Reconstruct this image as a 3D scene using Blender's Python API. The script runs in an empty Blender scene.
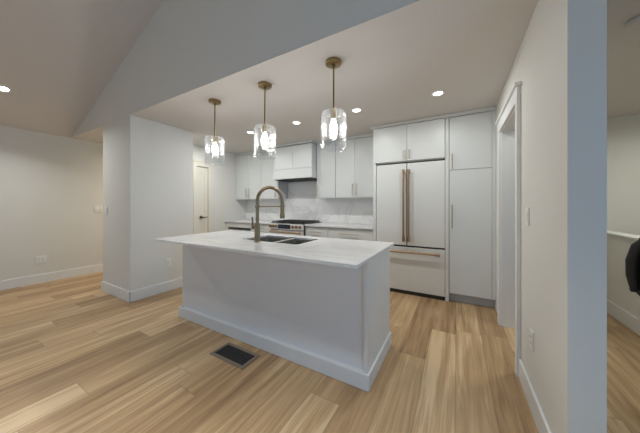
import bpy, bmesh, math, random
from mathutils import Vector, Matrix
random.seed(7)
PI = math.pi
S = bpy.context.scene
COL = S.collection

# ------------------------------------------------------------------ camera
EYE = 1.26
cd = bpy.data.cameras.new('camera')
cam = bpy.data.objects.new('camera', cd); COL.objects.link(cam)
cd.sensor_fit = 'HORIZONTAL'; cd.sensor_width = 36.0
cd.lens = 240.0 / 640.0 * 36.0
cd.shift_y = -11.3 / 640.0
cd.clip_start = 0.02
cam.location = (0, 0, EYE)
cam.rotation_euler = (PI/2, 0, math.atan(137/240))
S.camera = cam

# ------------------------------------------------------------------ world, exposure
w = bpy.data.worlds.new('world'); S.world = w; w.use_nodes = True
bg = w.node_tree.nodes['Background']
bg.inputs[0].default_value = (0.55, 0.68, 1.0, 1); bg.inputs[1].default_value = 0.15
S.view_settings.view_transform = 'Standard'
S.view_settings.look = 'None'
S.view_settings.gamma = 1.0
S.view_settings.use_curve_mapping = False
S.view_settings.exposure = 0.0

# ------------------------------------------------------------------ lights
WARM = (1.0, 0.97, 0.91)
SOFT = (0.97, 1.0, 0.985)
def area(name, loc, rot, sx, sy, energy, color, shape='RECTANGLE', spread=PI):
    l = bpy.data.lights.new(name, 'AREA'); l.shape = shape; l.size = sx; l.size_y = sy
    l.energy = energy; l.color = color; l.spread = spread
    o = bpy.data.objects.new(name, l); COL.objects.link(o); o.location = loc; o.rotation_euler = rot
    return o
def vault_z(x): return 2.44 + 0.383*(min(x, -2.0 - x) + 5.87)
# daylight through the glazed entry beside the camera and the big window behind it
area('entry_daylight', (1.78, -0.35, 1.15), (0, PI/2, 0), 1.7, 1.1, 27, (0.12, 0.50, 1.0))
area('window_daylight', (-1.6, -3.55, 1.5), (-PI/2, 0, PI), 3.0, 1.7, 31, (0.62, 0.80, 1.0))
# recessed downlights of the kitchen, vault and side passage, plus added fill lamps
KITCHEN_SPOTS = [(-0.174, 2.81), (-1.082, 2.81), (-1.99, 2.81), (-2.9, 2.81), (-3.81, 2.81)]
for x, y in KITCHEN_SPOTS:
    area('downlight', (x, y, 2.42), (0, 0, 0), 0.10, 0.10, 6.0 if x > -2.5 else 8.0, SOFT, 'DISK', PI)
VA = math.atan(0.383)
for x, y, e in ((-5.05, 0.66, 13), (-5.05, -1.4, 10), (-2.9, -1.4, 12), (-2.9, 0.10, 6), (-0.35, 0.05, 12)):  # first is a recessed light; the others are fill lamps added out of view
    area('vault_downlight_and_fill', (x, y, vault_z(x) - 0.05), (0, -VA*0.6 if x < -1 else 0, 0), 0.11, 0.11, e, SOFT, 'DISK', 2.3 if x < -4 and y > 0 else (1.2 if x < -2 else 1.0))
area('passage_downlight', (-5.2, 3.0, 2.42), (0, 0, 0), 0.10, 0.10, 20, (1.0, 0.89, 0.68), 'DISK', 2.9)
area('stair_fill', (2.2, 3.6, 2.42), (0, 0, 0), 0.10, 0.10, 10, (0.97, 1.0, 0.90), 'DISK', 2.9)  # fill added above the stairwell to brighten the hall's end wall
area('hall_fill', (1.0, 3.0, 2.42), (0, 0, 0), 0.10, 0.10, 7, (0.97, 1.0, 0.90), 'DISK', 2.9)  # unseen fill added to brighten the half wall and hall floor

# ------------------------------------------------------------------ materials
def mat(name, color, rough=0.5, metal=0.0, spec=0.5):
    m = bpy.data.materials.new(name); m.use_nodes = True
    b = m.node_tree.nodes['Principled BSDF']
    b.inputs['Base Color'].default_value = (*color, 1)
    b.inputs['Roughness'].default_value = rough
    b.inputs['Metallic'].default_value = metal
    b.inputs['Specular IOR Level'].default_value = spec
    return m
def N(m, t): return m.node_tree.nodes.new(t)
def L(m, a, b): m.node_tree.links.new(a, b)
def noisy(m, scale=40, amount=0.04, bump=0.02, stretch=(1, 1, 1)):
    """slight procedural variation of the base colour and a fine bump"""
    b = m.node_tree.nodes['Principled BSDF']; c = b.inputs['Base Color'].default_value[:]
    tc = N(m, 'ShaderNodeTexCoord'); mp = N(m, 'ShaderNodeMapping'); n = N(m, 'ShaderNodeTexNoise')
    mp.inputs['Scale'].default_value = stretch
    n.inputs['Scale'].default_value = scale; n.inputs['Detail'].default_value = 4
    L(m, tc.outputs['Object'], mp.inputs['Vector']); L(m, mp.outputs[0], n.inputs['Vector'])
    r = N(m, 'ShaderNodeValToRGB')
    r.color_ramp.elements[0].color = tuple(max(0, v*(1-amount)) for v in c[:3]) + (1,)
    r.color_ramp.elements[1].color = tuple(min(1, v*(1+amount)) for v in c[:3]) + (1,)
    L(m, n.outputs[0], r.inputs[0]); L(m, r.outputs[0], b.inputs['Base Color'])
    if bump:
        bp = N(m, 'ShaderNodeBump'); bp.inputs['Strength'].default_value = bump; bp.inputs['Distance'].default_value = 0.01
        L(m, n.outputs[0], bp.inputs['Height']); L(m, bp.outputs[0], b.inputs['Normal'])
    return m
def emit(name, color, strength):
    m = bpy.data.materials.new(name); m.use_nodes = True
    nt = m.node_tree; nt.nodes.clear()
    e = nt.nodes.new('ShaderNodeEmission'); e.inputs[0].default_value = (*color, 1); e.inputs[1].default_value = strength
    o = nt.nodes.new('ShaderNodeOutputMaterial'); nt.links.new(e.outputs[0], o.inputs[0])
    return m
M = {}
M['wall'] = noisy(mat('wall_paint', (0.74, 0.73, 0.69), 0.75, spec=0.25), 180, 0.012, 0.03)
M['ceil'] = noisy(mat('ceiling_paint', (0.66, 0.63, 0.605), 0.9, spec=0.1), 90, 0.02, 0.06)
M['trim'] = noisy(mat('trim_paint', (0.80, 0.80, 0.79), 0.42), 30, 0.01, 0)
M['cab'] = noisy(mat('cabinet_paint', (0.685, 0.70, 0.688), 0.36, spec=0.45), 14, 0.01, 0)
M['island'] = noisy(mat('island_paint', (0.70, 0.705, 0.715), 0.42), 14, 0.01, 0)
M['carcass'] = noisy(mat('cabinet_carcass', (0.60, 0.61, 0.60), 0.5), 14, 0.01, 0)
M['toe'] = noisy(mat('toe_kick_paint', (0.50, 0.51, 0.52), 0.5), 14, 0.01, 0)
M['fridge'] = noisy(mat('matte_white_enamel', (0.71, 0.715, 0.70), 0.38, spec=0.45), 60, 0.008, 0)
M['brass'] = noisy(mat('brushed_bronze', (0.40, 0.275, 0.17), 0.36, 1.0), 50, 0.10, 0.02, (1, 1, 8))
M['gold'] = noisy(mat('antique_brass', (0.34, 0.255, 0.135), 0.32, 1.0), 60, 0.12, 0.02)
M['faucet'] = noisy(mat('champagne_bronze', (0.31, 0.235, 0.15), 0.38, 1.0), 60, 0.08, 0.0)
M['pull'] = noisy(mat('satin_champagne', (0.55, 0.47, 0.36), 0.34, 1.0), 60, 0.06, 0)
M['black'] = noisy(mat('black_iron', (0.02, 0.02, 0.022), 0.5), 80, 0.2, 0.05)
M['dark'] = noisy(mat('dark_gap', (0.03, 0.03, 0.032), 0.6), 60, 0.2, 0)
M['screen'] = noisy(mat('dark_glass_display', (0.012, 0.02, 0.04), 0.12), 20, 0.1, 0)
M['steel'] = noisy(mat('brushed_steel', (0.60, 0.575, 0.53), 0.45, 0.75), 60, 0.08, 0.02, (12, 1, 1))
M['plate'] = noisy(mat('white_plastic', (0.82, 0.82, 0.80), 0.35), 30, 0.01, 0)
M['slot'] = mat('outlet_slot', (0.05, 0.05, 0.05), 0.6)
M['nickel'] = noisy(mat('dark_nickel', (0.22, 0.19, 0.16), 0.35, 1.0), 40, 0.08, 0)
M['doorcream'] = noisy(mat('door_paint', (0.76, 0.72, 0.63), 0.45), 25, 0.012, 0)
M['ventframe'] = noisy(mat('bronze_register', (0.25, 0.205, 0.15), 0.45, 0.4), 60, 0.12, 0.02)
M['ventdark'] = noisy(mat('register_louvre', (0.035, 0.03, 0.027), 0.5, 0.4), 60, 0.15, 0)
M['bulb'] = emit('lit_bulb', (1.0, 0.98, 0.94), 78)
M['lens'] = emit('lit_lens', (1.0, 0.96, 0.90), 9)

def marble(name, base, vein, scale, lo, rough, fine=0.02):
    m = mat(name, base, rough)
    b = m.node_tree.nodes['Principled BSDF']
    tc = N(m, 'ShaderNodeTexCoord'); mp = N(m, 'ShaderNodeMapping')
    mp.inputs['Rotation'].default_value = (0.5, 0.6, 0.9); mp.inputs['Scale'].default_value = (1, 1.6, 1)
    n1 = N(m, 'ShaderNodeTexNoise'); n1.inputs['Scale'].default_value = scale; n1.inputs['Detail'].default_value = 6
    n1.inputs['Distortion'].default_value = 1.1
    L(m, tc.outputs['Object'], mp.inputs[0]); L(m, mp.outputs[0], n1.inputs['Vector'])
    a = N(m, 'ShaderNodeMath'); a.operation = 'SUBTRACT'; a.inputs[1].default_value = 0.5; L(m, n1.outputs[0], a.inputs[0])
    ab = N(m, 'ShaderNodeMath'); ab.operation = 'ABSOLUTE'; L(m, a.outputs[0], ab.inputs[0])
    r = N(m, 'ShaderNodeValToRGB')
    r.color_ramp.elements[0].position = 0.0; r.color_ramp.elements[0].color = (*vein, 1)
    r.color_ramp.elements[1].position = lo; r.color_ramp.elements[1].color = (*base, 1)
    L(m, ab.outputs[0], r.inputs[0])
    L(m, r.outputs[0], b.inputs['Base Color'])
    return m
M['quartz'] = marble('white_quartz', (0.77, 0.76, 0.755), (0.68, 0.665, 0.655), 1.7, 0.05, 0.22)
M['splash'] = marble('veined_marble_slab', (0.87, 0.855, 0.84), (0.76, 0.745, 0.735), 1.1, 0.03, 0.3)

# laminate floor: planks along Y with own tone, streaky grain, thin dark joints
def floor_mat():
    m = mat('oak_plank_floor', (0.5, 0.35, 0.22), 0.38, spec=0.4)
    b = m.node_tree.nodes['Principled BSDF']
    tc = N(m, 'ShaderNodeTexCoord'); sp = N(m, 'ShaderNodeSeparateXYZ'); L(m, tc.outputs['Object'], sp.inputs[0])
    def mth(op, a, bb=None, c=None):
        n = N(m, 'ShaderNodeMath'); n.operation = op
        for i, v in enumerate((a, bb, c)):
            if v is None: continue
            if isinstance(v, (int, float)): n.inputs[i].default_value = v
            else: L(m, v, n.inputs[i])
        return n.outputs[0]
    PW, PL = 0.212, 1.45
    xs = mth('DIVIDE', mth('ADD', sp.outputs[0], 0.009), PW)
    row = mth('FLOOR', xs); fx = mth('SUBTRACT', xs, row)
    wn = N(m, 'ShaderNodeTexWhiteNoise'); wn.noise_dimensions = '1D'; L(m, row, wn.inputs['W'])
    ys = mth('ADD', mth('DIVIDE', sp.outputs[1], PL), mth('MULTIPLY', wn.outputs[0], 7.0))
    cl = mth('FLOOR', ys); fy = mth('SUBTRACT', ys, cl)
    cb = N(m, 'ShaderNodeCombineXYZ'); L(m, row, cb.inputs[0]); L(m, cl, cb.inputs[1])
    w2 = N(m, 'ShaderNodeTexWhiteNoise'); w2.noise_dimensions = '3D'; L(m, cb.outputs[0], w2.inputs['Vector'])
    # grain
    def grain(sx, sy, det, dist, k):
        c = N(m, 'ShaderNodeCombineXYZ')
        L(m, mth('ADD', mth('MULTIPLY', sp.outputs[0], sx), mth('MULTIPLY', w2.outputs[0], 37.0*k)), c.inputs[0])
        L(m, mth('ADD', mth('MULTIPLY', sp.outputs[1], sy), mth('MULTIPLY', w2.outputs[0], 91.0*k)), c.inputs[1])
        n = N(m, 'ShaderNodeTexNoise'); n.inputs['Scale'].default_value = 1; n.inputs['Detail'].default_value = det
        n.inputs['Distortion'].default_value = dist; n.inputs['Roughness'].default_value = 0.6
        L(m, c.outputs[0], n.inputs['Vector']); return n.outputs[0]
    g1 = grain(15, 0.8, 4, 0.9, 1.0)     # broad streaks in a plank
    g2 = grain(95, 2.2, 5, 0.2, 2.3)     # fine fibres
    tone = mth('ADD', mth('ADD', mth('MULTIPLY', w2.outputs[0], 0.26), mth('MULTIPLY', g1, 0.9)), mth('MULTIPLY', g2, 0.45))
    r = N(m, 'ShaderNodeValToRGB'); e = r.color_ramp.elements
    e[0].position = 0.50; e[0].color = (0.215, 0.126, 0.060, 1)
    e[1].position = 1.18; e[1].color = (0.66, 0.482, 0.292, 1)
    x = e.new(0.70); x.color = (0.385, 0.243, 0.125, 1)
    x = e.new(0.90); x.color = (0.53, 0.357, 0.193, 1)
    L(m, tone, r.inputs[0])
    ex = mth('MINIMUM', fx, mth('SUBTRACT', 1.0, fx)); ey = mth('MULTIPLY', mth('MINIMUM', fy, mth('SUBTRACT', 1.0, fy)), PL/PW)
    ed = mth('MINIMUM', ex, ey)
    mr = N(m, 'ShaderNodeMapRange'); mr.inputs['From Min'].default_value = 0.004; mr.inputs['From Max'].default_value = 0.018
    mr.inputs['To Min'].default_value = 0.68; mr.inputs['To Max'].default_value = 1.0; L(m, ed, mr.inputs['Value'])
    mx = N(m, 'ShaderNodeMix'); mx.data_type = 'RGBA'; mx.blend_type = 'MULTIPLY'; mx.inputs[0].default_value = 1
    L(m, r.outputs[0], mx.inputs[6]); L(m, mr.outputs[0], mx.inputs[7]); L(m, mx.outputs[2], b.inputs['Base Color'])
    bp = N(m, 'ShaderNodeBump'); bp.inputs['Strength'].default_value = 0.12; bp.inputs['Distance'].default_value = 0.004
    L(m, mth('MULTIPLY', mth('ADD', g2, mr.outputs[0]), 0.5), bp.inputs['Height']); L(m, bp.outputs[0], b.inputs['Normal'])
    return m
M['floor'] = floor_mat()

def glass_mat(name, tint=(0.97, 0.98, 0.98), base=0.03, edge=0.42, body=0.0):
    m = bpy.data.materials.new(name); m.use_nodes = True; nt = m.node_tree; nt.nodes.clear()
    tr = nt.nodes.new('ShaderNodeBsdfTransparent'); tr.inputs[0].default_value = (*tint, 1)
    gl = nt.nodes.new('ShaderNodeBsdfGlossy'); gl.inputs['Roughness'].default_value = 0.03
    gl.inputs[0].default_value = (0.95, 0.96, 0.97, 1)
    lw = nt.nodes.new('ShaderNodeLayerWeight'); lw.inputs['Blend'].default_value = 0.38
    mr = nt.nodes.new('ShaderNodeMapRange'); mr.inputs['To Min'].default_value = base; mr.inputs['To Max'].default_value = edge
    nt.links.new(lw.outputs['Facing'], mr.inputs['Value'])
    mx = nt.nodes.new('ShaderNodeMixShader'); o = nt.nodes.new('ShaderNodeOutputMaterial')
    nt.links.new(mr.outputs[0], mx.inputs[0]); nt.links.new(tr.outputs[0], mx.inputs[1])
    if body:      # whitish edges mixed in, standing in for light refracted by the glass
        df = nt.nodes.new('ShaderNodeBsdfTranslucent'); df.inputs[0].default_value = (0.9, 0.92, 0.93, 1)
        m2 = nt.nodes.new('ShaderNodeMixShader'); m2.inputs[0].default_value = body
        nt.links.new(gl.outputs[0], m2.inputs[1]); nt.links.new(df.outputs[0], m2.inputs[2]); nt.links.new(m2.outputs[0], mx.inputs[2])
    else: nt.links.new(gl.outputs[0], mx.inputs[2])
    nt.links.new(mx.outputs[0], o.inputs[0]); return m
M['glass'] = glass_mat('ribbed_clear_glass', (0.965, 0.97, 0.975), 0.012, 0.62, 0.08)
M['pane'] = glass_mat('window_glass', base=0.04, edge=0.5)
M['jacket'] = noisy(mat('black_nylon', (0.012, 0.012, 0.014), 0.42), 22, 0.3, 0.25)
M['jackettrim'] = noisy(mat('black_knit', (0.018, 0.016, 0.020), 0.8), 120, 0.3, 0.2)

# ------------------------------------------------------------------ mesh helpers (all in world coordinates)
def box(bm, x0, x1, y0, y1, z0, z1, bev=0.0, seg=2):
    r = bmesh.ops.create_cube(bm, size=1)
    vs = r['verts']
    for v in vs:
        v.co = Vector((x0 + (v.co.x+.5)*(x1-x0), y0 + (v.co.y+.5)*(y1-y0), z0 + (v.co.z+.5)*(z1-z0)))
    if bev:
        es = {e for v in vs for e in v.link_edges}
        bmesh.ops.bevel(bm, geom=list(es), offset=bev, segments=seg, profile=0.5, affect='EDGES')
    return bm
def BX(*a, **k): return box(bmesh.new(), *a, **k)
def cyl(bm, c0, c1, r0, r1=None, seg=24, caps=True):
    c0 = Vector(c0); c1 = Vector(c1); d = c1 - c0
    r1 = r0 if r1 is None else r1
    q = d.to_track_quat('Z', 'Y').to_matrix()
    a = []; b = []
    for i in range(seg):
        t = 2*PI*i/seg; u = q @ Vector((math.cos(t), math.sin(t), 0))
        a.append(bm.verts.new(c0 + u*r0)); b.append(bm.verts.new(c1 + u*r1))
    for i in range(seg):
        j = (i+1) % seg; bm.faces.new((a[i], a[j], b[j], b[i]))
    if caps: bm.faces.new(a[::-1]); bm.faces.new(b)
    return bm
def tube(bm, pts, r, seg=14):
    pts = [Vector(p) for p in pts]; rings = []
    up = None
    for i, p in enumerate(pts):
        t = (pts[min(i+1, len(pts)-1)] - pts[max(i-1, 0)]).normalized()
        if up is None:
            up = t.orthogonal().normalized()
        up = (up - t*up.dot(t)).normalized(); s = t.cross(up)
        rr = r[i] if isinstance(r, (list, tuple)) else r
        rings.append([bm.verts.new(p + (up*math.cos(2*PI*k/seg) + s*math.sin(2*PI*k/seg))*rr) for k in range(seg)])
    for A, B in zip(rings, rings[1:]):
        for k in range(seg):
            j = (k+1) % seg; bm.faces.new((A[k], A[j], B[j], B[k]))
    bm.faces.new(rings[0][::-1]); bm.faces.new(rings[-1])
    return bm
def lathe(bm, c, prof, seg=32, rfun=None):
    """closed ring profile of (radius, z) about a vertical axis at c; a radius of 0 makes a pole"""
    rings = []
    for r, z in prof:
        if r < 1e-6: rings.append([bm.verts.new((c[0], c[1], c[2]+z))])
        else:
            rings.append([bm.verts.new((c[0]+(r if rfun is None else rfun(r, 2*PI*k/seg))*math.cos(2*PI*k/seg),
                                        c[1]+(r if rfun is None else rfun(r, 2*PI*k/seg))*math.sin(2*PI*k/seg), c[2]+z)) for k in range(seg)])
    for A, B in zip(rings, rings[1:]):
        for k in range(seg):
            j = (k+1) % seg
            if len(A) == 1 and len(B) == 1: continue
            if len(A) == 1: bm.faces.new((A[0], B[k], B[j]))
            elif len(B) == 1: bm.faces.new((A[k], B[0], A[j]))
            else: bm.faces.new((A[k], B[k], B[j], A[j]))
    return bm
def finish(name, bm, m, off=(0, 0, 0), smooth=False):
    bmesh.ops.translate(bm, verts=bm.verts, vec=-Vector(off))
    bmesh.ops.recalc_face_normals(bm, faces=bm.faces)
    me = bpy.data.meshes.new(name); bm.to_mesh(me); bm.free()
    if smooth:
        for p in me.polygons: p.use_smooth = True
        try: me.set_sharp_from_angle(angle=math.radians(40))
        except Exception: pass
    for k in (m if isinstance(m, (list, tuple)) else [m]): me.materials.append(k)
    o = bpy.data.objects.new(name, me); COL.objects.link(o)
    return o
ORG = {}
def thing(name, label, cat, loc, group=None):
    o = bpy.data.objects.new(name, None); COL.objects.link(o); o.location = loc; o.empty_display_size = 0.1
    o['label'] = label; o['category'] = cat
    if group: o['group'] = group
    ORG[o] = Vector(loc); return o
def part(name, bm, m, parent, smooth=False, label=None):
    o = finish(name, bm, m, ORG[parent], smooth); o.parent = parent; ORG[o] = ORG[parent]
    if label: o['label'] = label
    return o
def solo(name, bm, m, label, cat, org, group=None, smooth=False):
    o = finish(name, bm, m, org, smooth); o.location = org; o['label'] = label; o['category'] = cat; ORG[o] = Vector(org)
    if group: o['group'] = group
    return o
def struct(name, bm, m, smooth=False, parent=None):
    o = finish(name, bm, m, (0, 0, 0), smooth); o['kind'] = 'structure'; ORG[o] = Vector((0, 0, 0))
    return o
def copy_tree(o, parent=None):
    c = o.copy(); COL.objects.link(c); c.parent = parent
    for ch in list(o.children): copy_tree(ch, c)
    return c

# ------------------------------------------------------------------ the setting
XR, XR2 = 0.406, 0.522           # wall right of the kitchen, both faces
YH, YH2 = 1.487, 1.63            # header over the kitchen opening
CZ = 2.44                        # flat ceiling
XL, XK = -5.87, -4.44            # living room left wall, kitchen left wall
YB = 4.19                        # kitchen back wall
XP = 1.545                       # half wall of the hall
struct('floor', BX(XL-0.1, 2.9, -3.6, 4.85, -0.08, 0), M['floor'])
struct('ceiling', BX(XL-0.1, 2.9, YH+0.0006, 4.85, CZ, CZ+0.12), M['ceil'])
# vaulted ceiling of the living room
bm = bmesh.new()
sec = [(-5.97, vault_z(-5.97)), (-1.0, vault_z(-1.0)), (1.9, vault_z(1.9))]
lo = []; hi = []
for x, z in sec:
    lo.append([bm.verts.new((x, y, z)) for y in (-3.6, YH2)]); hi.append([bm.verts.new((x, y, z+0.1)) for y in (-3.6, YH2)])
for i in range(2):
    bm.faces.new((lo[i][0], lo[i][1], lo[i+1][1], lo[i+1][0])); bm.faces.new((hi[i][0], hi[i+1][0], hi[i+1][1], hi[i][1]))
    for k in (0, 1): bm.faces.new((lo[i][k], lo[i+1][k], hi[i+1][k], hi[i][k]))
for i in (0, 2): bm.faces.new((lo[i][0], lo[i][1], hi[i][1], hi[i][0]))
struct('ceiling_vault', bm, M['ceil'])
# gable header above the openings: from the flat ceiling's edge up to the vault
bm = bmesh.new()
HZ = CZ+0.0008
pts = [(-5.90, HZ), (1.9, HZ), (1.9, sec[2][1]), (-1.0, sec[1][1]), (-5.87, HZ+0.001)]
f = [bm.verts.new((x, YH, z)) for x, z in pts]; g = [bm.verts.new((x, YH2-0.01, z)) for x, z in pts]
bm.faces.new(f); bm.faces.new(g[::-1])
for i in range(5):
    j = (i+1) % 5; bm.faces.new((f[i], f[j], g[j], g[i]))
struct('wall_header', bm, M['wall'])
struct('wall_left', BX(XL-0.1, XL, -3.6, 4.29, 0, CZ-0.0), M['wall'])
# closet block at the left of the kitchen opening
SX0, SX1, SY1 = -4.537, -3.694, 2.344
struct('wall_pier', BX(SX0, SX1, YH, SY1, 0, CZ, bev=0.004), M['wall'])
# kitchen left wall with the opening of a narrow closet door
DY0, DY1, DZ = 2.885, 3.145, 2.03
bm = bmesh.new()
box(bm, XK-0.10, XK, SY1, DY0, 0, CZ); box(bm, XK-0.10, XK, DY1, YB, 0, CZ); box(bm, XK-0.10, XK, DY0, DY1, DZ, CZ)
struct('wall_kitchen', bm, M['wall'])
struct('wall_back', BX(XL-0.1, XR, YB, YB+0.1, 0, CZ), M['wall'])
# wall right of the kitchen with a cased doorway into the hall
OY0, OY1, OZ = 2.300, 3.12, 2.032
bm = bmesh.new()
box(bm, XR, XR2, 1.403, OY0, 0, CZ, bev=0.003); box(bm, XR, XR2, OY1, 4.73, 0, CZ); box(bm, XR, XR2, OY0, OY1, OZ, CZ)
struct('wall_right', bm, M['wall'])
struct('wall_hall', BX(XR2, 2.9, 4.73, 4.85, 0, CZ), M['wall'])
struct('wall_stair', BX(2.8, 2.9, 1.49, 4.73, 0, CZ), M['wall'])
struct('wall_half', BX(XP, XP+0.11, 1.75, 4.73, 0, 0.92), M['wall'])
struct('trim_1', BX(XP-0.02, XP+0.13, 1.73, 4.73, 0.92, 0.94, bev=0.004), M['trim'])
# living room wall beside the camera with a glazed entry, and the wall behind the camera with a window
bm = bmesh.new()
box(bm, 1.65, 1.75, -3.6, -1.0, 0, 3.3); box(bm, 1.65, 1.75, 0.3, 1.49, 0, 3.3); box(bm, 1.65, 1.75, -1.0, 0.3, 2.08, 3.3); box(bm, 1.65, 1.75, -1.0, 0.3, 0, 0.2)
struct('wall_entry', bm, M['wall'])
struct('window_1', BX(1.69, 1.70, -1.0, 0.3, 0.2, 2.08), M['pane'])
struct('wall_stair_front', BX(1.65, 2.9, 1.49, 1.61, 0, CZ), M['wall'])
bm = bmesh.new()
box(bm, XL-0.1, -3.2, -3.5, -3.4, 0, 4.4); box(bm, 0.0, 1.75, -3.5, -3.4, 0, 4.4)
box(bm, -3.2, 0.0, -3.5, -3.4, 0, 0.6); box(bm, -3.2, 0.0, -3.5, -3.4, 2.4, 4.4)
struct('wall_front', bm, M['wall'])
struct('window_2', BX(-3.2, 0.0, -3.46, -3.45, 0.6, 2.4), M['pane'])

# baseboards
BH = 0.14
def bb(name, x0, x1, y0, y1, h=BH): return struct(name, BX(x0, x1, y0, y1, 0, h, bev=0.004), M['trim'])
bb('baseboard_left', XL, XL+0.016, -3.4, YB)
bm = bmesh.new()
box(bm, SX0-0.015, SX1+0.015, YH-0.015, YH+0.002, 0, BH, bev=0.004); box(bm, SX1-0.002, SX1+0.015, YH-0.014, SY1, 0, BH, bev=0.004)
box(bm, SX0-0.015, SX0+0.002, YH-0.014, SY1, 0, BH, bev=0.004)
struct('baseboard_pier', bm, M['trim'])
bb('baseboard_right', XR-0.015, XR, 1.41, 2.246)
bb('baseboard_half', XP-0.016, XP, 1.75, 4.73, 0.15)
bb('baseboard_hall', XR2, XP-0.016, 4.714, 4.73)
# doorway casing and jambs
bm = bmesh.new()
J = 0.012
box(bm, XR-0.004, XR2+0.004, OY0-0.001, OY0+J, 0, OZ); box(bm, XR-0.004, XR2+0.004, OY1-J, OY1+0.001, 0, OZ); box(bm, XR-0.004, XR2+0.004, OY0, OY1, OZ-J, OZ+0.001)
for xa, xb in ((XR-0.026, XR), (XR2, XR2+0.026)):
    box(bm, xa, xb, OY0-0.053, OY0+0.004, 0, OZ+0.003, bev=0.003); box(bm, xa, xb, OY1-0.004, OY1+0.088, 0, OZ+0.003, bev=0.003)
    box(bm, xa, xb, OY0-0.053, OY1+0.088, OZ-0.002, OZ+0.105, bev=0.003)
box(bm, XR-0.042, XR, OY0-0.070, OY1+0.105, OZ+0.105, OZ+0.128, bev=0.004)
struct('trim_2', bm, M['trim'])
# narrow closet door in the kitchen's left wall
bm = bmesh.new()
box(bm, XK-0.06, XK-0.022, DY0+0.004, DY1-0.004, 0.01, DZ-0.004, bev=0.002)
for y0, y1 in ((DY0+0.004, DY0+0.07), (DY1-0.07, DY1-0.004)): box(bm, XK-0.024, XK-0.012, y0, y1, 0.01, DZ-0.004, bev=0.003)
for z0, z1 in ((0.01, 0.2), (1.0, 1.1), (DZ-0.12, DZ-0.004)): box(bm, XK-0.0235, XK-0.0125, DY0+0.06, DY1-0.06, z0, z1, bev=0.003)
d1 = struct('door_1', bm, M['doorcream'])
bm = bmesh.new()
kx, ky, kz = XK, DY0+0.105, 1.02
cyl(bm, (kx-0.014, ky, kz), (kx+0.0, ky, kz), 0.030); cyl(bm, (kx, ky, kz), (kx+0.045, ky, kz), 0.011)
tube(bm, [(kx+0.045, ky-0.008, kz), (kx+0.047, ky+0.05, kz), (kx+0.043, ky+0.115, kz-0.002)], [0.011, 0.009, 0.007])
part('door_handle', bm, M['nickel'], d1, True)
bm = bmesh.new()
for y0, y1 in ((DY0-0.065, DY0+0.003), (DY1-0.003, DY1+0.065)): box(bm, XK, XK+0.018, y0, y1, 0, DZ+0.003, bev=0.003)
box(bm, XK, XK+0.018, DY0-0.065, DY1+0.065, DZ, DZ+0.09, bev=0.003); box(bm, XK, XK+0.03, DY0-0.08, DY1+0.08, DZ+0.09, DZ+0.115, bev=0.004)
struct('trim_3', bm, M['doorcream'])
bb('baseboard_kitchen', XK, XK+0.015, DY1+0.066, 3.54)

# ------------------------------------------------------------------ kitchen island
IX0, IX1, IY0, IY1, IT = -2.725, -0.53, 1.603, 2.212, 0.888
isl = thing('kitchen_island', 'long white kitchen island with plain panelled front and wrapped baseboard', 'kitchen island', ((IX0+IX1)/2, (IY0+IY1)/2, 0))
part('body', BX(IX0+0.03, IX1-0.03, IY0+0.012, IY1-0.02, 0.0, 0.60), M['carcass'], isl)
part('front_panel', BX(IX0+0.026, IX1-0.026, IY0, IY0+0.02, 0.0, IT), M['island'], isl)
part('end_panel', BX(IX0, IX0+0.026, IY0, IY1, 0.0, IT, bev=0.002), M['island'], isl)
part('end_panel', BX(IX1-0.026, IX1, IY0-0.024, IY1, 0.0, IT, bev=0.002), M['island'], isl)
bm = bmesh.new(); box(bm, IX0+0.03, IX1-0.03, IY1-0.032, IY1-0.02, 0.1, IT); part('back_frame', bm, M['carcass'], isl)
xs = [IX0+0.03, -2.32, -1.94, -1.58, -1.22, -0.88, IX1-0.03]
for a, b2 in zip(xs, xs[1:]):
    d = part('door', BX(a+0.003, b2-0.003, IY1-0.02, IY1, 0.105, IT-0.008, bev=0.002), M['cab'], isl)
    bm = bmesh.new(); cyl(bm, (b2-0.04, IY1+0.03, 0.62), (b2-0.04, IY1+0.03, 0.80), 0.006)
    for z in (0.64, 0.78): cyl(bm, (b2-0.04, IY1, z), (b2-0.04, IY1+0.03, z), 0.005)
    part('pull', bm, M['pull'], d, True)
bm = bmesh.new()
def skirt(bm, x0, x1, y0, y1):
    box(bm, x0, x1, y0, y1, 0, 0.098); box(bm, x0, x1, y0, y1, 0.098, 0.112)
t_ = 0.016
box(bm, IX0-t_, IX1+t_, IY0-0.024-t_, IY0-0.023, 0, 0.112, bev=0.005)
box(bm, IX1-0.001, IX1+t_, IY0-0.022-t_+0.006, IY1, 0, 0.112, bev=0.005)
box(bm, IX0-t_, IX0+0.001, IY0-0.022-t_+0.006, IY1, 0, 0.112, bev=0.005)
box(bm, IX0+0.03, IX1-0.03, IY0-0.026, IY0+0.002, 0, 0.109)
part('baseboard', bm, M['island'], isl)

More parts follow.
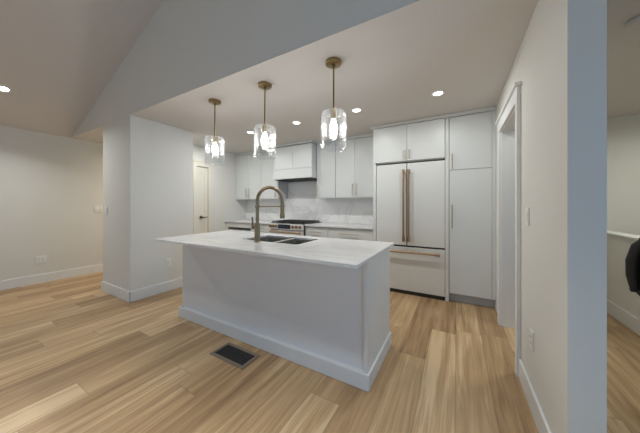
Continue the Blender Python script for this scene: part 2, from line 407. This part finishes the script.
# island worktop with the cut-out for the sink
CX0, CX1, CY0, CY1, CT = -2.768, -0.508, 1.325, 2.296, 0.91
KX0, KX1, KY0, KY1 = -1.95, -1.235, 1.75, 2.15
def slab_hole(x0, x1, y0, y1, z0, z1, hx0, hx1, hy0, hy1, rc=0.018, rh=0.03, seg=5):
    bm = bmesh.new()
    def rr(a0, a1, b0, b1, r):
        out = []
        for cx, cy, s in ((a1-r, b1-r, 0), (a0+r, b1-r, 1), (a0+r, b0+r, 2), (a1-r, b0+r, 3)):
            for k in range(seg+1):
                t = PI/2*(s + k/seg); out.append((cx+r*math.cos(t), cy+r*math.sin(t)))
        return out
    O_ = rr(x0, x1, y0, y1, rc); I_ = rr(hx0, hx1, hy0, hy1, rh); n = len(O_)
    def ins(P, d, c):
        cx, cy = (c[0]+c[1])/2, (c[2]+c[3])/2
        return [(x - d*(1 if x > cx else -1), y - d*(1 if y > cy else -1)) for x, y in P]
    e = 0.003
    rings = []
    co = (x0, x1, y0, y1); ch = (hx0, hx1, hy0, hy1)
    for P, z in ((I_, z0), (O_, z0), (O_, z1-e), (ins(O_, e, co), z1), (ins(I_, -e, ch), z1), (I_, z1-e), (I_, z0)):
        rings.append([bm.verts.new((x, y, z)) for x, y in P])
    for A, B in zip(rings, rings[1:]):
        for k in range(n):
            j = (k+1) % n; bm.faces.new((A[k], A[j], B[j], B[k]))
    bmesh.ops.remove_doubles(bm, verts=bm.verts, dist=1e-5)
    return bm
solo('island_countertop', slab_hole(CX0, CX1, CY0, CY1, CT-0.021, CT, KX0, KX1, KY0, KY1), M['quartz'],
     'white quartz worktop on the kitchen island, overhanging its front', 'countertop', ((CX0+CX1)/2, (CY0+CY1)/2, CT))

# double bowl sink under the cut-out
snk = thing('kitchen_sink', 'steel double bowl sink set into the island worktop', 'sink', ((KX0+KX1)/2, (KY0+KY1)/2, 0.888))
mid = -1.56
def bowl(x0, x1, y0, y1, zt, zb):
    bm = bmesh.new(); seg = 5
    def rr(d, r):
        out = []
        a0, a1, b0, b1 = x0+d, x1-d, y0+d, y1-d
        for cx, cy, s in ((a1-r, b1-r, 0), (a0+r, b1-r, 1), (a0+r, b0+r, 2), (a1-r, b0+r, 3)):
            for k in range(seg+1):
                t = PI/2*(s + k/seg); out.append((cx+r*math.cos(t), cy+r*math.sin(t)))
        return out
    n = 4*(seg+1); rings = []
    for d, r, z in ((-0.012, 0.03, zt), (0.0, 0.03, zt), (0.004, 0.03, zb+0.02), (0.02, 0.03, zb), (0.10, 0.03, zb-0.004)):
        rings.append([bm.verts.new((x, y, z)) for x, y in rr(d, r)])
    for A, B in zip(rings, rings[1:]):
        for k in range(n):
            j = (k+1) % n; bm.faces.new((A[k], B[k], B[j], A[j]))
    bm.faces.new(rings[-1])
    r2 = bmesh.ops.solidify(bm, geom=bm.faces[:], thickness=0.0015)
    return bm
for a, b2 in ((KX0+0.002, mid-0.012), (mid+0.012, KX1-0.002)):
    bo = part('bowl', bowl(a, b2, KY0+0.002, KY1-0.002, 0.886, 0.69), M['steel'], snk)
    bm = bmesh.new(); lathe(bm, ((a+b2)/2, (KY0+KY1)/2, 0.688), [(0.045, 0), (0.045, 0.004), (0.034, 0.004), (0.03, 0.001), (0, 0.0005)])
    part('drain', bm, M['nickel'], bo, True)

bm = BX(mid-0.012, mid+0.012, KY0+0.003, KY1-0.003, 0.74, 0.898, bev=0.004)
bmesh.ops.delete(bm, geom=[f for f in bm.faces if f.calc_center_median().z < 0.75], context='FACES')
part('divider', bm, M['steel'], snk)

# faucet: stout body, riser, hoop spout, hanging spray head, cross arm, side lever
fx, fy = -1.652, 1.690
fau = thing('kitchen_faucet', 'tall bronze arched pull-down faucet beside the island sink', 'faucet', (fx, fy, CT))
bm = bmesh.new(); lathe(bm, (fx, fy, CT), [(0, 0), (0.031, 0), (0.031, 0.006), (0.0275, 0.010), (0.0265, 0.012), (0.0265, 0.172), (0.024, 0.180), (0.0, 0.180)])
part('base', bm, M['faucet'], fau, True)
dx, dy = 0.315, 0.949
RC = 0.138; zc = 1.452-RC-0.016
pts = [(fx, fy, CT+0.175), (fx, fy, 1.2)]
for k in range(25):
    t = PI - PI*k/24*1.0; q = RC + RC*math.cos(t)
    pts.append((fx+dx*q, fy+dy*q, zc + RC*math.sin(t)))
q = 2*RC
pts.append((fx+dx*q, fy+dy*q, 1.275))
bm = bmesh.new(); tube(bm, pts, 0.0155); part('spout', bm, M['faucet'], fau, True)
bm = bmesh.new()
for i in range(3, 27):
    p = Vector(pts[i]); d = (Vector(pts[i+1]) - Vector(pts[i-1])).normalized()
    cyl(bm, p - d*0.0035, p + d*0.0035, 0.0172, seg=16)
part('spring_coil', bm, M['faucet'], fau, True)
hx, hy = fx+dx*(q+0.004), fy+dy*(q+0.004)
bm = bmesh.new(); lathe(bm, (hx, hy, 0), [(0, 1.30), (0.017, 1.30), (0.019, 1.27), (0.021, 1.19), (0.026, 1.15), (0.026, 1.128), (0.022, 1.124), (0, 1.124)])
part('spray_head', bm, M['faucet'], fau, True)
bm = bmesh.new(); cyl(bm, (fx, fy, 1.248), (hx-dx*0.012, hy-dy*0.012, 1.248), 0.0065, seg=12)
lathe(bm, (fx, fy, 1.248), [(0.0158, -0.012), (0.021, -0.012), (0.021, 0.012), (0.0158, 0.012)]); lathe(bm, (hx, hy, 1.248), [(0.019, -0.009), (0.0245, -0.009), (0.0245, 0.009), (0.019, 0.009)])
part('holder_arm', bm, M['faucet'], fau, True)
bm = bmesh.new(); lx, ly = fx-0.055, fy-0.005
cyl(bm, (fx-0.02, fy, 1.045), (lx-0.008, ly, 1.045), 0.013); tube(bm, [(lx, ly, 1.03), (lx-0.002, ly, 1.08), (lx-0.006, ly, 1.145)], [0.011, 0.010, 0.0085])
part('lever', bm, M['faucet'], fau, True)

# ------------------------------------------------------------------ cabinets along the back wall
def pull_v(x, y, z0, z1, parent, m='pull', r=0.0065):
    bm = bmesh.new(); cyl(bm, (x, y-0.032, z0), (x, y-0.032, z1), r, seg=14)
    for z in (z0+0.018, z1-0.018): cyl(bm, (x, y, z), (x, y-0.032, z), r*0.8, seg=12)
    return part('pull', bm, M[m], parent, True)
def pull_h(x0, x1, y, z, parent, m='pull', r=0.0065):
    bm = bmesh.new(); cyl(bm, (x0, y-0.032, z), (x1, y-0.032, z), r, seg=14)
    for x in (x0+0.018, x1-0.018): cyl(bm, (x, y, z), (x, y-0.032, z), r*0.8, seg=12)
    return part('pull', bm, M[m], parent, True)
G = 0.002
YU = 3.85
UB, UT = 1.40, 2.385
def wall_cab(x0, x1, doors, label):
    t = thing('wall_cabinet', label, 'cabinet', ((x0+x1)/2, YB-0.16, UB), 'white wall cabinets either side of the hood')
    bm = bmesh.new(); box(bm, x0, x1, YU+0.021, YB-0.001, UB, UT+0.02); box(bm, x0, x1, YU+0.004, YU+0.022, UB-0.012, UB+0.012)
    part('body', bm, M['carcass'], t)
    for a, b2, px in doors:
        d = part('door', BX(a+G, b2-G, YU, YU+0.02, UB+0.003, UT, bev=0.0015), M['cab'], t)
        pull_v(px, YU, 1.43, 1.63, d)
    return t
wall_cab(XK+0.002, -3.66, [(XK+0.004, -4.04, -4.08), (-4.04, -3.66, -4.00)], 'white two-door wall cabinet beside the left wall')
wall_cab(-3.655, -3.185, [(-3.655, -3.185, -3.245)], 'white single-door wall cabinet touching the left side of the hood')
wall_cab(-2.268, -1.885, [(-2.268, -1.885, -2.225)], 'white single-door wall cabinet touching the right side of the hood')
wall_cab(-1.88, -1.155, [(-1.88, -1.515, -1.55), (-1.515, -1.155, -1.48)], 'white two-door wall cabinet next to the refrigerator panel')

# hood
HX0, HX1, HY, HB = -3.176, -2.273, 3.697, 1.765
hd = thing('range_hood', 'white boxed range hood with stepped bottom band above the stove', 'range hood', ((HX0+HX1)/2, YB-0.25, HB))
bm = bmesh.new(); box(bm, HX0+0.012, HX1-0.012, HY+0.02, YB-0.022, HB+0.03, CZ-0.045); part('body', bm, M['cab'], hd)
hm = (HX0+HX1)/2 + 0.01
for a, b2 in ((HX0+0.012, hm), (hm, HX1-0.012)): part('door', BX(a+G, b2-G, HY, HY+0.02, 1.955, 2.385, bev=0.0015), M['cab'], hd)
bm = bmesh.new()
box(bm, HX0, HX1, HY-0.020, YB-0.34+0.0, HB, HB+0.135, bev=0.003); box(bm, HX0+0.006, HX1-0.006, HY-0.006, YB-0.34, HB+0.135, HB+0.185, bev=0.003)
part('band', bm, M['cab'], hd)
bm = bmesh.new(); box(bm, HX0+0.03, HX1-0.03, HY+0.02, YB-0.03, HB-0.012, HB+0.001)
for k in range(5): box(bm, HX0+0.09+k*0.155, HX0+0.18+k*0.155, HY+0.06, YB-0.1, HB-0.018, HB-0.011)
part('filter_insert', bm, M['black'], hd)

# crowns closing the gap to the ceiling
bm = bmesh.new()
box(bm, XK+0.001, HX0+0.013, YU-0.012, YB-0.002, UT+0.018, CZ-0.001, bev=0.002)
box(bm, HX0, HX1, HY-0.014, YB-0.003, UT+0.018, CZ-0.001, bev=0.002)
box(bm, HX1-0.013, -1.13, YU-0.012, YB-0.002, UT+0.018, CZ-0.001, bev=0.002)
box(bm, -1.13, XR, 3.515, YB-0.004, 2.402, CZ-0.001, bev=0.002)
struct('trim_4', bm, M['cab'])

# base cabinets, dishwasher, worktops
YC = 3.55
def base_cab(x0, x1, label, drawers, pw):
    t = thing('base_cabinet', label, 'cabinet', ((x0+x1)/2, 3.88, 0), 'white base cabinets along the back wall')
    bm = bmesh.new(); box(bm, x0, x1, YC+0.022+0.015, YB-0.002, 0.105, 0.888); part('body', bm, M['carcass'], t)
    part('toe_kick', BX(x0, x1, YC+0.09, YB-0.02, 0, 0.105), M['toe'], t)
    for z0, z1 in drawers:
        d = part('drawer', BX(x0+G, x1-G, YC+0.015, YC+0.036, z0, z1, bev=0.0015), M['cab'], t)
        c = (x0+x1)/2; pull_h(c-pw/2, c+pw/2, YC+0.015, (z0+z1)/2 if z1 < 0.7 else 0.80, d)
    return t
DR = [(0.115, 0.395), (0.40, 0.68), (0.685, 0.872)]
base_cab(-3.665, -3.105, 'white drawer cabinet between the dishwasher and the stove', DR, 0.25)
base_cab(-2.335, -1.885, 'narrow white drawer cabinet just right of the stove', DR, 0.22)
base_cab(-1.88, -1.107, 'wide white drawer cabinet next to the refrigerator panel', DR, 0.34)
dw = thing('dishwasher', 'white dishwasher with a black top slot, in the left corner counter', 'dishwasher', (-4.01, 3.88, 0))
part('body', BX(-4.36, -3.672, YC+0.04, YB-0.02, 0.02, 0.885), M['carcass'], dw)
part('door', BX(-4.355, -3.675, YC+0.012, YC+0.04, 0.115, 0.735, bev=0.002), M['fridge'], dw)
part('control_slot', BX(-4.34, -3.68, YC+0.02, YC+0.05, 0.735, 0.785), M['dark'], dw)
part('top_rail', BX(-4.355, -3.675, YC+0.012, YC+0.04, 0.787, 0.880, bev=0.002), M['fridge'], dw)
part('side_filler', BX(XK+0.002, -4.36, YC+0.012, YC+0.04, 0.0, 0.882), M['cab'], dw)
solo('back_countertop', BX(XK+0.002, -3.106, YC-0.012, YB-0.022, 0.89, 0.92, bev=0.003), M['quartz'], 'white quartz counter left of the stove, against the left wall', 'countertop', (-3.77, 3.87, 0.92), 'back wall counters')
solo('back_countertop', BX(-2.334, -1.106, YC-0.012, YB-0.022, 0.89, 0.92, bev=0.003), M['quartz'], 'white quartz counter between the stove and the refrigerator', 'countertop', (-1.72, 3.87, 0.92), 'back wall counters')
bm = bmesh.new()
box(bm, XK+0.002, HX0, YB-0.02, YB-0.001, 0.921, UB-0.001); box(bm, HX0, HX1, YB-0.02, YB-0.0012, 0.921, HB+0.03); box(bm, HX1, -1.112, YB-0.02, YB-0.001, 0.921, UB-0.001)
solo('backsplash', bm, M['splash'], 'pale grey-veined marble slab backsplash behind the stove and counters', 'backsplash', (-2.72, YB-0.01, 0.921))

# range
RX0, RX1, RY = -3.10, -2.34, 3.50
rg = thing('gas_range', 'white gas stove with black grates and bronze knobs', 'stove', ((RX0+RX1)/2, 3.83, 0))
part('body', BX(RX0, RX1, RY+0.03, YB-0.025, 0.03, 0.905, bev=0.002), M['black'], rg)
od = part('oven_door', BX(RX0+0.004, RX1-0.004, RY+0.002, RY+0.034, 0.20, 0.80, bev=0.004), M['fridge'], rg)
part('oven_window', BX(RX0+0.13, RX1-0.13, RY-0.002, RY+0.004, 0.34, 0.66, bev=0.002), M['screen'], od)
bm = bmesh.new(); cyl(bm, (RX0+0.03, RY-0.05, 0.768), (RX1-0.03, RY-0.05, 0.768), 0.014, seg=16)
for x in (RX0+0.07, RX1-0.07): cyl(bm, (x, RY+0.004, 0.768), (x, RY-0.05, 0.768), 0.010, seg=12)
part('handle', bm, M['brass'], od, True)
part('warming_drawer', BX(RX0+0.004, RX1-0.004, RY+0.004, RY+0.034, 0.05, 0.193, bev=0.004), M['fridge'], rg)
cp = part('control_panel', BX(RX0+0.002, RX1-0.002, RY-0.012, RY+0.05, 0.812, 0.918, bev=0.005), M['fridge'], rg)
part('display', BX(-2.893, -2.607, RY-0.0145, RY-0.009, 0.828, 0.908, bev=0.002), M['screen'], cp)
for x in (-3.06, -2.995, -2.93, -2.555, -2.475, -2.395):
    bm = bmesh.new(); yk = RY-0.012; 
    cyl(bm, (x, yk, 0.872), (x, yk-0.012, 0.872), 0.027); cyl(bm, (x, yk-0.012, 0.872), (x, yk-0.038, 0.872), 0.021, 0.018)
    part('knob', bm, M['brass'], cp, True)
ck = part('cooktop', BX(RX0, RX1, RY+0.02, YB-0.03, 0.905, 0.928, bev=0.003), M['black'], rg)
for i in range(3):
    a = RX0+0.02+i*0.243; b2 = a+0.234; y0, y1 = RY+0.05, YB-0.08; bm = bmesh.new()
    for x in (a+0.006, (a+b2)/2, b2-0.006): box(bm, x-0.007, x+0.007, y0, y1, 0.944, 0.960, bev=0.002)
    for y in (y0+0.007, y0+(y1-y0)*0.3, (y0+y1)/2, y0+(y1-y0)*0.7, y1-0.007): box(bm, a, b2, y-0.006, y+0.006, 0.944, 0.958, bev=0.002)
    for x in (a+0.008, b2-0.008):
        for y in (y0+0.01, y1-0.01): box(bm, x-0.007, x+0.007, y-0.007, y+0.007, 0.926, 0.946)
    part('grate', bm, M['black'], ck)
    for y in ((y0*3+y1)/4, (y0+3*y1)/4):
        bm = bmesh.new(); lathe(bm, ((a+b2)/2, y, 0.927), [(0, 0), (0.045, 0), (0.045, 0.006), (0.03, 0.012), (0, 0.013)]); part('burner', bm, M['black'], ck, True)
for x in (RX0+0.04, RX1-0.04):
    for y in (RY+0.08, YB-0.08): part('foot', cyl(bmesh.new(), (x, y, 0), (x, y, 0.035), 0.018, seg=12), M['black'], rg)

# refrigerator
FX0, FX1, FY = -1.052, -0.137, 3.545
fr = thing('refrigerator', 'white french-door refrigerator with long bronze handles', 'refrigerator', ((FX0+FX1)/2, 3.86, 0))
part('body', BX(FX0+0.006, FX1-0.006, FY+0.045, YB-0.02, 0.03, 1.845, bev=0.003), M['dark'], fr)
fm = (FX0+FX1)/2 - 0.032
fm = -0.617
for a, b2, s in ((FX0, fm-0.003, -1), (fm+0.003, FX1, 1)):
    d = part('door', BX(a+0.003, b2-0.0, FY, FY+0.045, 0.692, 1.852, bev=0.006, seg=3), M['fridge'], fr)
    x = fm + s*0.035; bm = bmesh.new()
    cyl(bm, (x, FY-0.055, 0.752), (x, FY-0.055, 1.757), 0.0145, seg=20)
    for z in (0.785, 1.724):
        cyl(bm, (x, FY+0.001, z), (x, FY-0.055, z), 0.012, seg=14); cyl(bm, (x, FY-0.055, z-0.033), (x, FY-0.055, z+0.033), 0.0185, seg=20)
    part('handle', bm, M['brass'], d, True)
d = part('freezer_drawer', BX(FX0+0.003, FX1, FY, FY+0.045, 0.055, 0.668, bev=0.006, seg=3), M['fridge'], fr)
bm = bmesh.new(); cyl(bm, (-0.99, FY-0.055, 0.605), (-0.195, FY-0.055, 0.605), 0.0135, seg=20)
for x in (-0.96, -0.225): cyl(bm, (x, FY+0.001, 0.605), (x, FY-0.055, 0.605), 0.012, seg=14); cyl(bm, (x-0.033, FY-0.055, 0.605), (x+0.033, FY-0.055, 0.605), 0.0185, seg=20)
part('handle', bm, M['brass'], d, True)
part('kick_grille', BX(FX0+0.01, FX1-0.01, FY+0.02, FY+0.06, 0.0, 0.052), M['dark'], fr)

# tall surround of the refrigerator and the pantry
oc = thing('refrigerator_cabinet', 'white two-door cabinet above the refrigerator with tall side panels', 'cabinet', (-0.6, 3.88, 0))
part('body', BX(-1.049, -0.139, FY+0.022, YB-0.003, 1.872, 2.41), M['carcass'], oc)
part('side_panel', BX(-1.102, -1.055, FY, YB-0.003, 0, 2.41, bev=0.0015), M['cab'], oc)
part('side_panel', BX(-0.134, -0.092, FY, YB-0.003, 0, 2.41, bev=0.0015), M['cab'], oc)
cm = -0.61
for a, b2, px in ((-1.075, cm, -0.645), (cm, -0.136, -0.575)):
    d = part('door', BX(a+G, b2-G, FY-0.021, FY-0.001, 1.885, 2.395, bev=0.0015), M['cab'], oc); pull_v(px, FY-0.021, 1.905, 2.035, d)
pc = thing('pantry_cabinet', 'tall white pantry cabinet between the refrigerator and the right wall', 'cabinet', (0.15, 3.88, 0))
part('body', BX(-0.089, 0.402, FY+0.022, YB-0.003, 0.115, 2.41), M['carcass'], pc)
part('toe_kick', BX(-0.089, 0.402, FY+0.075, YB-0.02, 0, 0.115), M['toe'], pc)
part('filler', BX(0.369, 0.404, FY+0.004, FY+0.022, 0.0+0.118, 2.402), M['cab'], pc)
d = part('upper_door', BX(-0.084, 0.366, FY, FY+0.021, 1.718, 2.395, bev=0.0015), M['cab'], pc); pull_v(-0.056, FY, 1.738, 1.925, d)
d = part('lower_door', BX(-0.084, 0.366, FY, FY+0.021, 0.120, 1.712, bev=0.0015), M['cab'], pc); pull_v(-0.056, FY, 0.965, 1.265, d)

# ------------------------------------------------------------------ pendants
PEND = [((-0.881, 1.769), 'brass pendant with ribbed glass shade, the one nearest the right end of the island'),
        ((-1.630, 1.769), 'brass pendant with ribbed glass shade, middle of three, above the faucet'),
        ((-2.380, 1.769), 'brass pendant with ribbed glass shade, the one nearest the pier wall')]
def pendant(x, y, label):
    t = thing('pendant_light', label, 'pendant lamp', (x, y, CZ), 'glass pendants over the island')
    bm = bmesh.new(); lathe(bm, (x, y, CZ), [(0, -0.028), (0.012, -0.028), (0.060, -0.026), (0.066, -0.022), (0.066, 0.0), (0, 0.0)], 40); part('canopy', bm, M['gold'], t, True)
    bm = bmesh.new(); cyl(bm, (x, y, CZ-0.025), (x, y, 2.03), 0.0075, seg=14)
    lathe(bm, (x, y, CZ-0.028), [(0.0075, -0.03), (0.012, -0.026), (0.013, 0)], 20); part('rod', bm, M['gold'], t, True)
    bm = bmesh.new(); lathe(bm, (x, y, 0), [(0, 2.055), (0.012, 2.055), (0.016, 2.04), (0.030, 2.036), (0.030, 2.026), (0.021, 2.024), (0.021, 1.972), (0.018, 1.965), (0, 1.965)]); part('socket', bm, M['gold'], t, True)
    # shade: ribbed glass drum with a rounded shoulder, open below
    seg = 144; nr = 18
    rib = lambda r, a: r - 0.0062*(1-abs(math.cos(nr*a/2))) if r > 0.0985 else r
    bm = bmesh.new()
    lathe(bm, (x, y, 0), [(0.024, 2.028), (0.060, 2.029), (0.088, 2.026), (0.100, 2.017), (0.105, 2.002), (0.105, 1.735), (0.1065, 1.726), (0.104, 1.720),
                          (0.098, 1.720), (0.0955, 1.728), (0.0965, 1.74), (0.0965, 1.998), (0.092, 2.012), (0.083, 2.018), (0.06, 2.021), (0.024, 2.020), (0.024, 2.028)], seg, rib)
    bmesh.ops.remove_doubles(bm, verts=bm.verts, dist=1e-5)
    part('shade', bm, M['glass'], t, True)
    bm = bmesh.new(); lathe(bm, (x, y, 0), [(0, 1.966), (0.014, 1.966), (0.015, 1.95), (0.024, 1.925), (0.029, 1.895), (0.028, 1.87), (0.020, 1.85), (0.010, 1.842), (0, 1.84)], 24); part('bulb', bm, M['bulb'], t, True)
    return t
first = pendant(*PEND[0][0], PEND[0][1])
pend = [first]
for (x, y), lab in PEND[1:]:
    c = copy_tree(first); c.location = (x, y, CZ); c['label'] = lab; pend.append(c)

# recessed lights
def downlight(label, group):
    t = thing('recessed_light', label, 'ceiling light', (0, 0, 0), group)
    bm = bmesh.new(); lathe(bm, (0, 0, 0), [(0.046, 0.0), (0.046, -0.006), (0.052, -0.009), (0.064, -0.006), (0.066, 0.0)], 36); part('trim_ring', bm, M['plate'], t, True)
    bm = bmesh.new(); lathe(bm, (0, 0, 0), [(0, -0.004), (0.046, -0.004), (0.046, -0.001), (0, -0.001)], 36); part('diffuser', bm, M['lens'], t, True)
    return t
LAB = ['lit recessed light in the flat ceiling in front of the refrigerator doors', 'lit recessed light in the flat ceiling just right of the largest pendant',
       'lit recessed light in the flat ceiling between the two rightmost pendants', 'lit recessed light in the flat ceiling between the two leftmost pendants',
       'lit recessed light in the flat ceiling behind the glass of the leftmost pendant']
dl = downlight(LAB[0], 'recessed lights in the kitchen ceiling'); dl.location = (*KITCHEN_SPOTS[0], CZ)
for (x, y), lab in zip(KITCHEN_SPOTS[1:], LAB[1:]):
    c = copy_tree(dl); c.location = (x, y, CZ); c['label'] = lab
c = copy_tree(dl); c.location = (-5.05, 0.66, vault_z(-5.05)); c.rotation_euler = (0, -VA, 0); c['label'] = 'lit recessed light in the sloping ceiling above the left wall'
del c['group']

# ------------------------------------------------------------------ switches, outlets, register, detector
def plate(name, label, cat, loc, normal, kind='switch', n=1, group=None):
    """wall plate; built facing -Y, then turned to its wall"""
    t = thing(name, label, cat, (0, 0, 0), group); wdt = 0.072 + 0.046*(n-1)
    part('cover_plate', BX(-wdt/2, wdt/2, -0.007, 0, -0.058, 0.058, bev=0.003), M['plate'], t)
    for i in range(n):
        cx = (i-(n-1)/2)*0.046
        if kind == 'switch':
            part('rocker', BX(cx-0.017, cx+0.017, -0.011, -0.006, -0.034, 0.034, bev=0.002), M['plate'], t)
        else:
            for z in (0.02, -0.02):
                r = part('socket', BX(cx-0.017, cx+0.017, -0.0095, -0.006, z-0.015, z+0.015, bev=0.002), M['plate'], t)
                bm = bmesh.new()
                for q in (-0.007, 0.007): box(bm, cx+q-0.0012, cx+q+0.0012, -0.0102, -0.009, z-0.003, z+0.008)
                part('slots', bm, M['slot'], r)
    t.location = loc; t.rotation_euler = (0, 0, {'-y': 0, '-x': -PI/2, '+x': PI/2}[normal])
    return t
plate('light_switch', 'white light switch beside the cased doorway on the right wall', 'light switch', (XR, 2.045, 1.185), '-x')
plate('power_outlet', 'white outlet low on the right wall above the baseboard', 'outlet', (XR, 1.945, 0.425), '-x', 'outlet')
plate('power_outlet', 'white outlet low on the far left wall', 'outlet', (XL, 1.139, 0.375), '+x', 'outlet', 2)
plate('light_switch', 'white double switch on the far left wall close to the pier', 'light switch', (XL, 1.86, 1.19), '+x', 'switch', 2)
plate('light_switch', 'white switch on the front face of the pier', 'light switch', (-4.40, YH, 1.185), '-y')
plate('power_outlet', 'white outlet low on the pier side near the island', 'outlet', (SX1, 1.966, 0.415), '+x', 'outlet')

vx0, vx1, vy0, vy1 = -1.822, -1.43, 1.30, 1.498
vt = thing('floor_register', 'dark bronze slatted vent in the floor before the island', 'floor vent', ((vx0+vx1)/2, (vy0+vy1)/2, 0))
bm = bmesh.new(); b_ = 0.03
box(bm, vx0, vx1, vy0, vy0+b_, 0, 0.006, bev=0.002); box(bm, vx0, vx1, vy1-b_, vy1, 0, 0.006, bev=0.002)
box(bm, vx0, vx0+b_, vy0+b_-0.002, vy1-b_+0.002, 0, 0.006, bev=0.002); box(bm, vx1-b_, vx1, vy0+b_-0.002, vy1-b_+0.002, 0, 0.006, bev=0.002)
part('frame', bm, M['ventframe'], vt)
part('duct_opening', BX(vx0+b_, vx1-b_, vy0+b_, vy1-b_, 0.0002, 0.001), M['dark'], vt)
n = 10; ww = (vx1-vx0-2*b_)/n
for i in range(n):
    x = vx0+b_+(i+0.5)*ww
    part('louvre', BX(x-ww*0.27, x+ww*0.27, vy0+b_, vy1-b_, 0.001, 0.0045), M['ventdark'], vt)
part('cross_bar', BX(vx0+b_, vx1-b_, (vy0+vy1)/2-0.004, (vy0+vy1)/2+0.004, 0.001, 0.005), M['ventdark'], vt)

sd = thing('smoke_detector', 'round pale smoke detector on the hall ceiling', 'smoke detector', (1.005, 2.32, CZ))
bm = bmesh.new(); lathe(bm, (1.005, 2.32, CZ), [(0.052, 0), (0.058, -0.004), (0.056, -0.022), (0.048, -0.032), (0.03, -0.036), (0, -0.036)], 36); part('housing', bm, M['ceil'], sd, True)
bm = bmesh.new(); lathe(bm, (1.005, 2.32, CZ), [(0.0565, -0.009), (0.0595, -0.009), (0.0595, -0.014), (0.0565, -0.014)], 36); part('vent_ring', bm, M['toe'], sd, True)

# ------------------------------------------------------------------ black jacket hung over the half wall
jk = thing('jacket', 'black jacket draped over the half wall in the hall', 'jacket', (XP, 3.4, 0.94))
def drape(y0, y1, zf, zb, nu=44, seed=1, out=0.034, th=0.022):
    rnd = random.Random(seed); bm = bmesh.new()
    xf, xb, zt = XP-0.02-out, XP+0.13+out, 0.94+0.024
    path = [(xf, zf+(zt-zf)*k/14) for k in range(14)] + [(xf+0.006, zt-0.012), (xf+0.03, zt), (XP+0.055, zt+0.004), (xb-0.03, zt), (xb-0.006, zt-0.012)] + [(xb, zt-(zt-zb)*k/8) for k in range(1, 9)]
    ph = [rnd.uniform(0, 6.28) for _ in range(4)]
    def P(i, j, inner):
        s = i/nu; x, z = path[j]; y = y0+(y1-y0)*s
        front = max(0, min(1, (zt-z)/(zt-zf)))
        fold = (0.5+0.5*math.sin(s*21+ph[0]+z*2.2))*0.020*front + (0.5+0.5*math.sin(s*47+ph[1]-z*5))*0.008*front
        sgn = -1 if j < 16 else (1 if j > 17 else 0)
        # shoulders narrow, hem spreads
        yy = y + (s-0.5)*0.10*front + 0.012*math.sin(z*9+ph[2])*front
        if j < 14: z = z + (0.018*math.sin(s*9+ph[3]))*(1-j/14)
        if s > 0.9: fold -= 0.010*(s-0.9)/0.1*front
        o_ = 0 if not inner else th
        if sgn == 0: return (x, yy, z + 0.006*math.sin(s*17) - (0.014 if inner else 0) + 0.006)
        return (x + sgn*(fold+0.0) - sgn*o_, yy, z - (0.01 if inner and 13 < j < 20 else 0))
    A = [[bm.verts.new(P(i, j, False)) for j in range(len(path))] for i in range(nu+1)]
    B = [[bm.verts.new(P(i, j, True)) for j in range(len(path))] for i in range(nu+1)]
    m_ = len(path)
    for i in range(nu):
        for j in range(m_-1):
            bm.faces.new((A[i][j], A[i+1][j], A[i+1][j+1], A[i][j+1])); bm.faces.new((B[i][j], B[i][j+1], B[i+1][j+1], B[i+1][j]))
        bm.faces.new((A[i][0], B[i][0], B[i+1][0], A[i+1][0])); bm.faces.new((A[i][m_-1], A[i+1][m_-1], B[i+1][m_-1], B[i][m_-1]))
    for i in (0, nu):
        for j in range(m_-1): bm.faces.new((A[i][j], A[i][j+1], B[i][j+1], B[i][j]))
    return bm
part('body', drape(2.93, 3.47, 0.47, 0.55), M['jacket'], jk, True)
bm = bmesh.new()
tube(bm, [(XP-0.062, 3.330, 0.955), (XP-0.098, 3.365, 0.88), (XP-0.112, 3.400, 0.74), (XP-0.110, 3.410, 0.60), (XP-0.104, 3.400, 0.50)], [0.028, 0.044, 0.050, 0.046, 0.036], 18)
part('sleeve', bm, M['jacket'], jk, True)
bm = bmesh.new(); tube(bm, [(XP-0.104, 3.400, 0.505), (XP-0.103, 3.398, 0.475), (XP-0.102, 3.395, 0.452)], [0.033, 0.034, 0.030], 18); part('cuff', bm, M['jackettrim'], jk, True)
bm = bmesh.new()
tube(bm, [(XP-0.088, 2.890, 0.470), (XP-0.092, 3.040, 0.458), (XP-0.088, 3.190, 0.464), (XP-0.090, 3.340, 0.452), (XP-0.086, 3.380, 0.46)], 0.022, 12); part('hem', bm, M['jackettrim'], jk, True)
